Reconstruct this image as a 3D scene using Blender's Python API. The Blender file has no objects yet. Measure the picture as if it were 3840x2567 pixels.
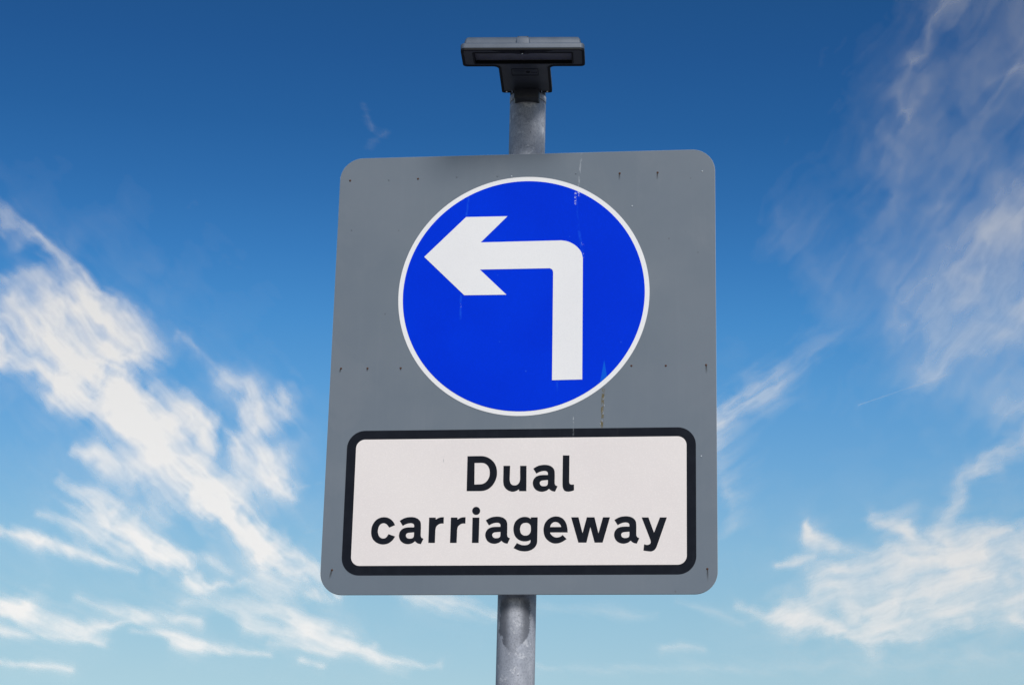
import bpy, bmesh, math
import numpy as np
from mathutils import Vector, Matrix
from mathutils.geometry import tessellate_polygon

# ------------------------------------------------------------------ camera, sky, sun, exposure
sc = bpy.context.scene
COL = sc.collection
ZC = 3.32                                   # height of the roundel's centre above the ground (m)
cam_d = bpy.data.cameras.new('camera')
cam = bpy.data.objects.new('camera', cam_d); COL.objects.link(cam)
cam_d.sensor_width = 36.0; cam_d.sensor_fit = 'HORIZONTAL'; cam_d.lens = 76.89
cam_d.clip_start = 0.05; cam_d.clip_end = 20000.0
rx = Vector((0.99256747, 0.11961269, 0.02241907)); ux = Vector((0.01605487, -0.31131712, 0.95017046))
bx = rx.cross(ux)
mw = Matrix((rx, ux, bx)).transposed().to_4x4()
mw.translation = Vector((0.59791, -4.85936, ZC - 1.72208))
cam.matrix_world = mw
sc.camera = cam

SUN_EL, SUN_AZ = math.radians(39.0), math.radians(157.0)      # azimuth clockwise from +Y (the way the camera looks)
sun_dir = Vector((math.sin(SUN_AZ) * math.cos(SUN_EL), math.cos(SUN_AZ) * math.cos(SUN_EL), math.sin(SUN_EL)))
sun_d = bpy.data.lights.new('sun', 'SUN'); sun_d.energy = 3.2; sun_d.angle = math.radians(20.0)     # the sun shines through a veil of thin cloud
sun_d.color = (1.0, 0.975, 0.94)
sun = bpy.data.objects.new('sun', sun_d); COL.objects.link(sun)
sun.rotation_euler = sun_dir.to_track_quat('Z', 'Y').to_euler()
sun.location = (0, 0, 30)

world = bpy.data.worlds.new('World'); sc.world = world; world.use_nodes = True
nt = world.node_tree; nt.nodes.clear()
def wn(t, **k):
    n = nt.nodes.new(t)
    for a, b in k.items(): setattr(n, a, b)
    return n
out = wn('ShaderNodeOutputWorld'); bg = wn('ShaderNodeBackground')
sky = wn('ShaderNodeTexSky', sky_type='NISHITA', sun_disc=False, sun_elevation=SUN_EL, sun_rotation=SUN_AZ,
         altitude=0.0, air_density=1.0, dust_density=1.0, ozone_density=1.0)
tc = wn('ShaderNodeTexCoord'); sep = wn('ShaderNodeSeparateXYZ'); nt.links.new(tc.outputs['Generated'], sep.inputs[0])
mr = wn('ShaderNodeMapRange'); mr.inputs[1].default_value = 0.0; mr.inputs[2].default_value = 0.5
nt.links.new(sep.outputs['Z'], mr.inputs[0])
# the deep, polarised blue of this sky away from the sun: the clear-sky colour deepens with elevation
ramp = wn('ShaderNodeValToRGB'); ramp.color_ramp.interpolation = 'LINEAR'
stops = [(0, (1, 1, 1)), (5, (1.02, 1.05, 1.0)), (9.2, (1.072, 1.139, 1.027)), (11.2, (0.985, 1.168, 1.086)), (12.8, (0.888, 1.165, 1.16)), (14.9, (0.649, 1.063, 1.227)), (16.9, (0.462, 0.969, 1.259)), (18.6, (0.324, 0.851, 1.221)), (20.3, (0.23, 0.696, 1.095)), (21.9, (0.175, 0.572, 0.956)), (23.6, (0.135, 0.479, 0.84)), (25.6, (0.117, 0.416, 0.759)), (30.0, (0.1, 0.35, 0.6))]
els = ramp.color_ramp.elements
while len(els) > 1: els.remove(els[-1])
for i, (el, c) in enumerate(stops):
    p = min(1.0, math.sin(math.radians(el)) / 0.5)
    e = els[0] if i == 0 else els.new(p)
    e.position = p; e.color = (c[0], c[1], c[2], 1)
nt.links.new(mr.outputs[0], ramp.inputs[0])
fr = wn('ShaderNodeMapRange', interpolation_type='SMOOTHSTEP'); fr.inputs[1].default_value = -0.35; fr.inputs[2].default_value = 0.55
nt.links.new(sep.outputs['Y'], fr.inputs[0])
mul = wn('ShaderNodeMix', data_type='RGBA', blend_type='MULTIPLY'); mul.clamp_result = False
nt.links.new(fr.outputs[0], mul.inputs[0]); nt.links.new(sky.outputs[0], mul.inputs[6]); nt.links.new(ramp.outputs[0], mul.inputs[7])
nt.links.new(mul.outputs[2], bg.inputs['Color']); bg.inputs['Strength'].default_value = 0.1
nt.links.new(bg.outputs[0], out.inputs['Surface'])

sc.view_settings.view_transform = 'Standard'; sc.view_settings.look = 'None'
sc.view_settings.exposure = 0.0; sc.view_settings.gamma = 1.0; sc.view_settings.use_curve_mapping = False
sc.render.engine = 'CYCLES'
sc.cycles.max_bounces = 8; sc.cycles.transparent_max_bounces = 32
sc.cycles.use_denoising = True

# ------------------------------------------------------------------ helpers
def P3(x, y, z):
    """millimetres measured from the roundel's centre -> metres in the world"""
    return (x * 0.001, y * 0.001, ZC + z * 0.001)

def smooth_outline(pts, n=7):
    """control points (x, z, corner) -> closed polyline: Catmull-Rom between corners"""
    m = len(pts); corners = [i for i in range(m) if pts[i][2]]
    res = []
    def seg(a, b, c, d):
        a, b, c, d = (np.array(q[:2], float) for q in (a, b, c, d))
        t = np.linspace(0, 1, n, endpoint=False)[:, None]
        return .5 * ((2 * b) + (-a + c) * t + (2 * a - 5 * b + 4 * c - d) * t ** 2 + (-a + 3 * b - 3 * c + d) * t ** 3)
    for i in range(m):
        p0, p1, p2, p3 = pts[i - 1], pts[i], pts[(i + 1) % m], pts[(i + 2) % m]
        if p1[2] and p2[2]:
            res.append(np.array(p1[:2], float)); continue
        if p1[2]: p0 = (2 * p1[0] - p2[0], 2 * p1[1] - p2[1])
        if p2[2]: p3 = (2 * p2[0] - p1[0], 2 * p2[1] - p1[1])
        res.extend(seg(p0, p1, p2, p3))
    return [tuple(r) for r in res]

def round_poly(pts, n=8):
    """polygon (x, y, radius) with filleted corners, either winding"""
    m = len(pts); res = []
    for i in range(m):
        a, b, c = (np.array(pts[j % m][:2], float) for j in (i - 1, i, i + 1))
        r = pts[i][2]
        u = (a - b) / np.linalg.norm(a - b); v = (c - b) / np.linalg.norm(c - b)
        if r <= 0: res.append(tuple(b)); continue
        half = math.acos(max(-1, min(1, float(u @ v)))) / 2
        d = r / math.tan(half); ctr = b + (u + v) / np.linalg.norm(u + v) * (r / math.sin(half))
        s, e = b + u * d - ctr, b + v * d - ctr
        a0 = math.atan2(s[1], s[0]); a1 = math.atan2(e[1], e[0]); da = (a1 - a0 + math.pi) % (2 * math.pi) - math.pi
        for k in range(n + 1):
            t = a0 + da * k / n
            res.append((ctr[0] + r * math.cos(t), ctr[1] + r * math.sin(t)))
    return res

def circle(cx, cz, r, n=96):
    return [(cx + r * math.cos(2 * math.pi * k / n), cz + r * math.sin(2 * math.pi * k / n)) for k in range(n)]

def area(p):
    return .5 * sum(p[i - 1][0] * p[i][1] - p[i][0] * p[i - 1][1] for i in range(len(p)))

def offset(p, d):
    """move a closed polygon inwards by d"""
    s = 1 if area(p) > 0 else -1; res = []; m = len(p)
    for i in range(m):
        a, b, c = (np.array(p[j % m]) for j in (i - 1, i, i + 1))
        e1 = b - a; e2 = c - b
        n1 = np.array((-e1[1], e1[0])) / (np.linalg.norm(e1) + 1e-12); n2 = np.array((-e2[1], e2[0])) / (np.linalg.norm(e2) + 1e-12)
        n = n1 + n2; n = n / (np.linalg.norm(n) + 1e-12); k = max(.35, float(n @ n1))
        res.append(tuple(b + n * s * d / k))
    return res

def loft(bm, rings, place, holes=()):
    """rings: list of (outline, depth); caps the first and last; holes only with two rings of equal outline"""
    loops = []
    for o, d in rings: loops.append([bm.verts.new(place(x, y, d)) for x, y in o])
    hl = [[[bm.verts.new(place(x, y, d)) for x, y in h] for _, d in rings] for h in holes]
    for A, B in zip(loops[:-1], loops[1:]):
        m = len(A)
        for i in range(m): bm.faces.new((A[i - 1], A[i], B[i], B[i - 1]))
    for h in hl:
        for A, B in zip(h[:-1], h[1:]):
            m = len(A)
            for i in range(m): bm.faces.new((A[i - 1], A[i], B[i], B[i - 1]))
    for k in (0, -1):
        polys = [[Vector((x, y, 0)) for x, y in rings[k][0]]] + [[Vector((x, y, 0)) for x, y in h] for h in holes]
        flat = list(loops[k])
        for h in hl: flat += h[k]
        for t in tessellate_polygon(polys):
            try: bm.faces.new([flat[i] for i in t])
            except ValueError: pass
    return bm

def link(name, bm, mat, parent=None, smooth=None):
    bmesh.ops.remove_doubles(bm, verts=bm.verts, dist=1e-7)
    bmesh.ops.recalc_face_normals(bm, faces=bm.faces)
    me = bpy.data.meshes.new(name); bm.to_mesh(me); bm.free()
    me.materials.append(mat)
    o = bpy.data.objects.new(name, me); COL.objects.link(o)
    if parent: o.parent = parent
    if smooth is not None:
        me.polygons.foreach_set('use_smooth', [True] * len(me.polygons))
        me.set_sharp_from_angle(angle=math.radians(smooth))
    return o

def front_plate(name, outline, y0, y1, mat, parent, holes=(), bevel=0.0):
    """flat shape in the sign's plane from y0 (front) to y1 (back), mm"""
    bm = bmesh.new()
    if bevel: rings = [(offset(outline, bevel), y0), (outline, y0 + bevel), (outline, y1)]
    else: rings = [(outline, y0), (outline, y1)]
    loft(bm, rings, lambda x, z, d: P3(x, d, z), holes)
    return link(name, bm, mat, parent)

class Mat:
    """small wrapper for building node materials"""
    def __init__(s, name):
        s.m = bpy.data.materials.new(name); s.m.use_nodes = True; s.t = s.m.node_tree
        s.b = s.t.nodes['Principled BSDF']; s.out = s.t.nodes['Material Output']
        s.tc = s.t.nodes.new('ShaderNodeTexCoord'); s.co = s.tc.outputs['Object']
    def set(s, **k):
        for a, v in k.items():
            i = s.b.inputs[a.replace('_', ' ')]
            if hasattr(v, 'is_linked') or isinstance(v, bpy.types.NodeSocket): s.t.links.new(v, i)
            else: i.default_value = v if not (isinstance(v, tuple) and len(v) == 3) else (*v, 1)
        return s
    def n(s, t, ins=(), **k):
        nd = s.t.nodes.new(t)
        for a, v in k.items(): setattr(nd, a, v)
        for i, v in (ins.items() if isinstance(ins, dict) else enumerate(ins)):
            if v is None: continue
            if isinstance(v, bpy.types.NodeSocket): s.t.links.new(v, nd.inputs[i])
            else: nd.inputs[i].default_value = v
        return nd
    def math(s, op, a, b=0.0, c=None, clamp=False):
        return s.n('ShaderNodeMath', (a, b) if c is None else (a, b, c), operation=op, use_clamp=clamp).outputs[0]
    def noise(s, scale, detail=4, rough=.55, vec=None, dist=0.0):
        nd = s.n('ShaderNodeTexNoise', {'Scale': scale, 'Detail': detail, 'Roughness': rough, 'Distortion': dist})
        s.t.links.new(vec or s.co, nd.inputs['Vector']); return nd.outputs['Fac']
    def stretch(s, sx, sy, sz):
        nd = s.n('ShaderNodeMapping', {'Scale': (sx, sy, sz)}); s.t.links.new(s.co, nd.inputs['Vector']); return nd.outputs[0]
    def step(s, v, a, b, lo=0.0, hi=1.0):
        return s.n('ShaderNodeMapRange', {0: v, 1: a, 2: b, 3: lo, 4: hi}, interpolation_type='SMOOTHSTEP').outputs[0]
    def mix(s, f, a, b):
        nd = s.n('ShaderNodeMix', data_type='RGBA')
        for i, v in ((0, f), (6, a), (7, b)):
            if isinstance(v, bpy.types.NodeSocket): s.t.links.new(v, nd.inputs[i])
            else: nd.inputs[i].default_value = v if i == 0 else (*v, 1)
        return nd.outputs[2]
    def bump(s, h, strength, dist=0.001):
        nd = s.n('ShaderNodeBump', {'Strength': strength, 'Distance': dist, 'Height': h}); s.t.links.new(nd.outputs[0], s.b.inputs['Normal'])
    def streak(s, x0, z0, x1, z1, w, seed=0.0, wob=3.0, break_lo=.35, break_hi=.55, scale=(260, 60)):
        """mask of a broken run-off mark from (x0,z0) down to (x1,z1), mm, half width w"""
        sp = s.n('ShaderNodeSeparateXYZ', (s.co,))
        X = s.math('MULTIPLY', sp.outputs['X'], 1000.0); Z = s.math('MULTIPLY', s.math('SUBTRACT', sp.outputs['Z'], ZC), 1000.0)
        t = s.math('DIVIDE', s.math('SUBTRACT', Z, z0), (z1 - z0) or 1.0)
        mp = s.n('ShaderNodeMapping', {'Location': (seed, 0, seed * 1.7), 'Scale': (scale[0], 1, scale[1])}); s.t.links.new(s.co, mp.inputs['Vector'])
        nz = s.noise(1.0, 3, .6, mp.outputs[0])
        mp2 = s.n('ShaderNodeMapping', {'Location': (seed, seed, 0), 'Scale': (1, 1, 24)}); s.t.links.new(s.co, mp2.inputs['Vector'])
        wb = s.math('MULTIPLY', s.math('SUBTRACT', s.noise(1.0, 3, .6, mp2.outputs[0]), .5), wob)
        cx = s.math('MULTIPLY_ADD', t, x1 - x0, x0)
        d = s.math('ABSOLUTE', s.math('SUBTRACT', s.math('SUBTRACT', X, cx), wb))
        a = s.step(d, w, w * .35); b = s.step(nz, break_lo, break_hi)
        e = s.math('MULTIPLY', s.step(t, -.02, .03), s.step(t, 1.02, .9))
        return s.math('MULTIPLY', s.math('MULTIPLY', a, b), e)

# ------------------------------------------------------------------ shapes measured on the sign (mm from the roundel centre)
WORDS = {
 'Dual': [[[(-121.5,-395.9,1),(-102.3,-395.7,0),(-89.5,-395.8,0),(-82.0,-396.6,0),(-73.1,-399.8,0),(-64.2,-405.8,0),(-57.2,-414.2,0),(-52.9,-424.6,0),(-51.4,-436.4,0),(-52.2,-446.0,0),(-55.5,-456.3,0),(-61.3,-465.9,0),(-69.2,-473.4,0),(-77.8,-477.5,0),(-86.5,-479.0,0),(-100.0,-479.1,0),(-121.1,-479.0,1)],[(-104.5,-412.0,1),(-95.1,-411.9,0),(-86.3,-412.0,0),(-79.5,-414.0,0),(-73.3,-419.2,0),(-69.3,-427.9,0),(-68.4,-437.6,0),(-69.5,-445.9,0),(-73.4,-454.1,0),(-79.3,-459.9,0),(-85.6,-462.6,0),(-93.7,-463.3,0),(-103.5,-463.5,1)]],
  [[(-36.7,-419.6,1),(-21.3,-419.7,1),(-21.5,-453.2,1),(-19.7,-460.8,0),(-15.5,-465.1,0),(-9.5,-466.4,0),(-3.5,-464.7,0),(1.1,-459.2,0),(2.7,-452.0,1),(2.1,-420.0,1),(16.9,-420.1,1),(17.8,-480.1,1),(1.1,-480.0,1),(0.7,-475.4,1),(-5.8,-479.5,0),(-13.8,-481.3,0),(-21.9,-479.3,0),(-29.4,-474.5,0),(-34.7,-466.5,0),(-36.5,-456.5,1)]],
  [[(32.8,-426.8,1),(41.9,-421.4,0),(50.0,-419.0,0),(59.4,-418.2,0),(67.4,-419.2,0),(74.2,-422.0,0),(79.6,-426.9,0),(82.3,-433.5,0),(82.9,-443.8,1),(82.9,-459.6,1),(83.4,-463.7,0),(85.3,-467.2,0),(89.7,-469.4,1),(84.2,-481.9,1),(77.9,-480.5,0),(73.1,-477.7,0),(70.3,-474.9,1),(65.1,-479.0,0),(58.5,-481.3,0),(52.5,-481.8,0),(44.4,-479.9,0),(37.6,-475.0,0),(33.6,-468.1,0),(32.3,-460.5,0),(34.2,-452.7,0),(39.7,-446.2,0),(47.7,-443.1,0),(57.1,-442.3,0),(66.8,-442.4,1),(67.0,-438.2,0),(65.4,-434.6,0),(61.6,-432.7,0),(56.9,-432.5,0),(51.6,-433.4,0),(45.6,-435.7,0),(40.3,-438.7,1)],[(67.2,-454.0,1),(67.3,-459.5,0),(66.9,-464.3,0),(64.3,-467.7,0),(59.6,-468.9,0),(54.2,-468.6,0),(50.2,-466.2,0),(48.4,-461.4,0),(49.7,-457.6,0),(53.0,-455.4,0),(59.3,-454.6,0)]],
  [[(101.0,-396.0,1),(116.2,-396.2,1),(116.5,-458.5,1),(117.3,-462.6,0),(119.7,-465.1,0),(123.1,-465.8,0),(127.6,-465.5,1),(128.0,-478.8,1),(121.3,-481.2,0),(113.3,-482.0,0),(107.2,-480.4,0),(103.2,-475.5,0),(101.4,-468.0,0),(101.0,-454.3,1)]]],
 'carriageway': [[[(-285.6,-558.3,1),(-290.0,-551.0,0),(-295.7,-545.2,0),(-303.3,-541.0,0),(-312.2,-539.6,0),(-321.0,-540.9,0),(-329.0,-545.0,0),(-335.4,-552.1,0),(-339.8,-561.7,0),(-341.0,-572.6,0),(-339.9,-582.9,0),(-335.8,-591.8,0),(-328.7,-598.6,0),(-320.4,-602.4,0),(-311.6,-603.8,0),(-302.9,-602.5,0),(-295.6,-598.8,0),(-289.1,-592.7,0),(-284.5,-585.2,1),(-300.4,-579.7,1),(-302.9,-584.4,0),(-306.8,-588.5,0),(-312.2,-589.9,0),(-318.3,-588.1,0),(-322.9,-583.0,0),(-325.3,-574.8,0),(-325.0,-567.2,0),(-322.9,-560.4,0),(-319.0,-555.6,0),(-313.0,-553.6,0),(-307.5,-555.0,0),(-303.3,-558.5,0),(-299.1,-564.2,1)]],
  [[(-275.1,-548.3,1),(-266.0,-542.9,0),(-257.9,-540.5,0),(-248.5,-539.7,0),(-240.5,-540.7,0),(-233.7,-543.5,0),(-228.3,-548.4,0),(-225.6,-555.0,0),(-225.0,-565.3,1),(-225.0,-581.1,1),(-224.5,-585.2,0),(-222.6,-588.7,0),(-218.2,-590.9,1),(-223.7,-603.4,1),(-230.0,-602.0,0),(-234.8,-599.2,0),(-237.6,-596.4,1),(-242.8,-600.5,0),(-249.4,-602.8,0),(-255.4,-603.3,0),(-263.5,-601.4,0),(-270.3,-596.5,0),(-274.3,-589.6,0),(-275.6,-582.0,0),(-273.7,-574.2,0),(-268.2,-567.7,0),(-260.2,-564.6,0),(-250.8,-563.8,0),(-241.1,-563.9,1),(-240.9,-559.7,0),(-242.5,-556.1,0),(-246.3,-554.2,0),(-251.0,-554.0,0),(-256.3,-554.9,0),(-262.3,-557.2,0),(-267.6,-560.2,1)],[(-240.7,-575.5,1),(-240.6,-581.0,0),(-241.0,-585.8,0),(-243.6,-589.2,0),(-248.3,-590.4,0),(-253.7,-590.1,0),(-257.7,-587.7,0),(-259.5,-582.9,0),(-258.2,-579.1,0),(-254.9,-576.9,0),(-248.6,-576.1,0)]],
  [[(-206.6,-541.2,1),(-191.4,-541.3,1),(-191.0,-546.2,1),(-187.1,-543.5,0),(-182.5,-541.5,0),(-178.5,-540.6,0),(-172.4,-540.5,1),(-172.4,-555.3,1),(-178.0,-555.3,0),(-182.7,-556.5,0),(-187.6,-560.2,0),(-190.1,-564.6,0),(-191.1,-570.8,1),(-191.3,-600.7,1),(-206.6,-600.6,1)]],
  [[(-155.9,-541.4,1),(-140.7,-541.5,1),(-140.3,-546.5,1),(-136.5,-543.7,0),(-131.8,-541.7,0),(-127.8,-540.9,0),(-121.8,-540.8,1),(-121.8,-555.6,1),(-127.4,-555.5,0),(-132.0,-556.7,0),(-137.0,-560.5,0),(-139.5,-564.9,0),(-140.5,-571.0,1),(-140.8,-600.9,1),(-156.1,-600.8,1)]],
  [[(-105.6,-541.8,1),(-89.6,-541.9,1),(-89.8,-601.2,1),(-105.3,-601.1,1)]],
  [[(-88.3,-526.0,0),(-88.9,-529.6,0),(-90.8,-532.7,0),(-93.8,-534.7,0),(-97.3,-535.4,0),(-100.9,-534.7,0),(-103.9,-532.6,0),(-106.0,-529.5,0),(-106.9,-525.9,0),(-106.2,-522.3,0),(-104.3,-519.3,0),(-101.4,-517.2,0),(-97.8,-516.5,0),(-94.3,-517.3,0),(-91.2,-519.3,0),(-89.1,-522.4,0)]],
  [[(-74.5,-548.4,1),(-65.4,-543.0,0),(-57.3,-540.6,0),(-47.9,-539.8,0),(-39.9,-540.8,0),(-33.1,-543.6,0),(-27.7,-548.5,0),(-25.0,-555.1,0),(-24.4,-565.4,1),(-24.4,-581.2,1),(-23.9,-585.3,0),(-22.0,-588.8,0),(-17.6,-591.0,1),(-23.1,-603.5,1),(-29.4,-602.1,0),(-34.2,-599.3,0),(-37.0,-596.5,1),(-42.2,-600.6,0),(-48.8,-602.9,0),(-54.8,-603.4,0),(-62.9,-601.5,0),(-69.7,-596.6,0),(-73.7,-589.7,0),(-75.0,-582.1,0),(-73.1,-574.3,0),(-67.6,-567.8,0),(-59.6,-564.7,0),(-50.2,-563.9,0),(-40.5,-564.0,1),(-40.3,-559.8,0),(-41.9,-556.2,0),(-45.7,-554.3,0),(-50.4,-554.1,0),(-55.7,-555.0,0),(-61.7,-557.3,0),(-67.0,-560.3,1)],[(-40.1,-575.6,1),(-40.0,-581.1,0),(-40.4,-585.9,0),(-43.0,-589.3,0),(-47.7,-590.5,0),(-53.1,-590.2,0),(-57.1,-587.8,0),(-58.9,-583.0,0),(-57.6,-579.2,0),(-54.3,-577.0,0),(-48.0,-576.2,0)]],
  [[(29.1,-542.1,1),(45.2,-542.2,1),(45.2,-598.3,1),(44.3,-604.4,0),(40.8,-611.1,0),(34.9,-616.5,0),(27.0,-620.1,0),(17.8,-621.4,0),(7.1,-620.4,0),(-1.6,-617.3,0),(-8.9,-613.6,1),(-1.6,-602.0,1),(4.1,-604.8,0),(10.1,-606.9,0),(16.8,-607.3,0),(23.4,-606.3,0),(28.0,-602.9,0),(29.6,-599.6,0),(29.9,-594.8,1),(24.6,-597.2,0),(17.3,-598.2,0),(8.6,-597.1,0),(-0.2,-592.3,0),(-6.7,-584.5,0),(-9.9,-573.6,0),(-9.8,-562.8,0),(-6.4,-552.6,0),(0.2,-545.8,0),(8.1,-541.9,0),(16.8,-541.0,0),(24.1,-542.6,0),(29.7,-546.0,1)],[(17.7,-554.7,0),(11.7,-556.0,0),(7.2,-560.2,0),(5.2,-566.9,0),(5.3,-573.0,0),(7.6,-579.8,0),(12.0,-583.6,0),(17.0,-584.8,0),(23.0,-584.0,0),(27.6,-580.3,0),(29.8,-574.5,0),(30.1,-568.4,0),(29.2,-561.7,0),(26.5,-557.6,0),(22.4,-555.2,0)]],
  [[(114.7,-577.8,1),(114.3,-571.3,0),(112.5,-561.2,0),(108.7,-552.3,0),(102.6,-545.2,0),(94.6,-541.4,0),(86.6,-540.3,0),(77.9,-542.0,0),(69.4,-547.0,0),(62.8,-555.1,0),(59.7,-564.9,0),(59.3,-573.7,0),(61.0,-583.2,0),(65.5,-592.0,0),(72.9,-598.8,0),(80.9,-602.6,0),(88.2,-603.5,0),(96.2,-602.3,0),(104.7,-598.6,0),(112.5,-593.3,1),(103.2,-583.8,1),(98.6,-587.5,0),(94.0,-589.1,0),(88.7,-589.5,0),(83.3,-588.1,0),(78.3,-584.3,0),(75.3,-580.6,0),(74.2,-577.5,1)],[(74.1,-565.2,1),(76.2,-558.9,0),(81.5,-554.2,0),(86.8,-553.2,0),(92.8,-555.0,0),(97.5,-559.7,0),(100.1,-565.2,1)]],
  [[(122.3,-542.6,1),(139.1,-542.7,1),(148.8,-580.0,1),(158.3,-542.8,1),(175.8,-543.0,1),(185.2,-580.5,1),(195.2,-543.1,1),(211.3,-543.2,1),(195.0,-601.9,1),(176.7,-601.8,1),(166.7,-565.6,1),(158.0,-601.8,1),(139.6,-601.7,1)]],
  [[(221.5,-549.6,1),(230.6,-544.2,0),(238.7,-541.8,0),(248.1,-541.0,0),(256.1,-542.0,0),(262.9,-544.8,0),(268.3,-549.7,0),(271.0,-556.3,0),(271.6,-566.6,1),(271.6,-582.4,1),(272.1,-586.5,0),(274.0,-590.0,0),(278.4,-592.2,1),(272.9,-604.7,1),(266.6,-603.3,0),(261.8,-600.5,0),(259.0,-597.7,1),(253.8,-601.8,0),(247.2,-604.1,0),(241.2,-604.6,0),(233.1,-602.7,0),(226.3,-597.8,0),(222.3,-590.9,0),(221.0,-583.3,0),(222.9,-575.5,0),(228.4,-569.0,0),(236.4,-565.9,0),(245.8,-565.1,0),(255.5,-565.2,1),(255.7,-561.0,0),(254.1,-557.4,0),(250.3,-555.5,0),(245.6,-555.3,0),(240.3,-556.2,0),(234.3,-558.5,0),(229.0,-561.5,1)],[(255.9,-576.8,1),(256.0,-582.3,0),(255.6,-587.1,0),(253.0,-590.5,0),(248.3,-591.7,0),(242.9,-591.4,0),(238.9,-589.0,0),(237.1,-584.2,0),(238.4,-580.4,0),(241.7,-578.2,0),(248.0,-577.4,0)]],
  [[(283.7,-544.0,1),(299.0,-544.1,1),(311.8,-579.7,1),(325.2,-544.2,1),(341.0,-544.3,1),(321.0,-603.1,1),(317.1,-613.8,0),(312.5,-619.8,0),(306.0,-622.8,0),(298.8,-622.4,0),(287.9,-620.9,1),(289.5,-606.6,1),(295.4,-608.0,0),(300.0,-607.3,0),(303.3,-605.0,0),(304.5,-601.0,0),(303.3,-595.3,1)]]],
}
ARROW = [(-240.7,99.5,1),(-142.2,199.5,1),(-41.9,199.1,1),(-105.0,133.5,1),(89.8,134.2,1),(107.0,130.2,0),(124.3,119.4,0),(136.7,104.1,0),(141.2,87.9,1),(143.5,-213.4,1),(72.7,-214.1,1),(70.9,53.8,1),(68.5,60.6,0),(62.4,64.1,1),(-105.1,64.3,1),(-39.7,-0.5,1),(-140.8,0.2,1)]
RIVETS = {'dark':[(-431.1,302.4),(-263.5,302.5),(227.2,303.5),(318.3,303.1),(-431.0,-177.6),(-367.1,-178.1),(-287.5,-178.8),(258.0,-181.4),(338.2,-182.4),(431.7,-182.1),(-429.0,-663.3),(432.0,-663.8)],'faint':[(-335.1,301.5),(-167.8,304.7),(-69.2,304.2),(-421.6,173.3),(121.8,305.6)],'light':[(425.2,303.3),(257.6,218.4),(419.4,-400.8),(-34.4,302.7)]}
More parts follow.
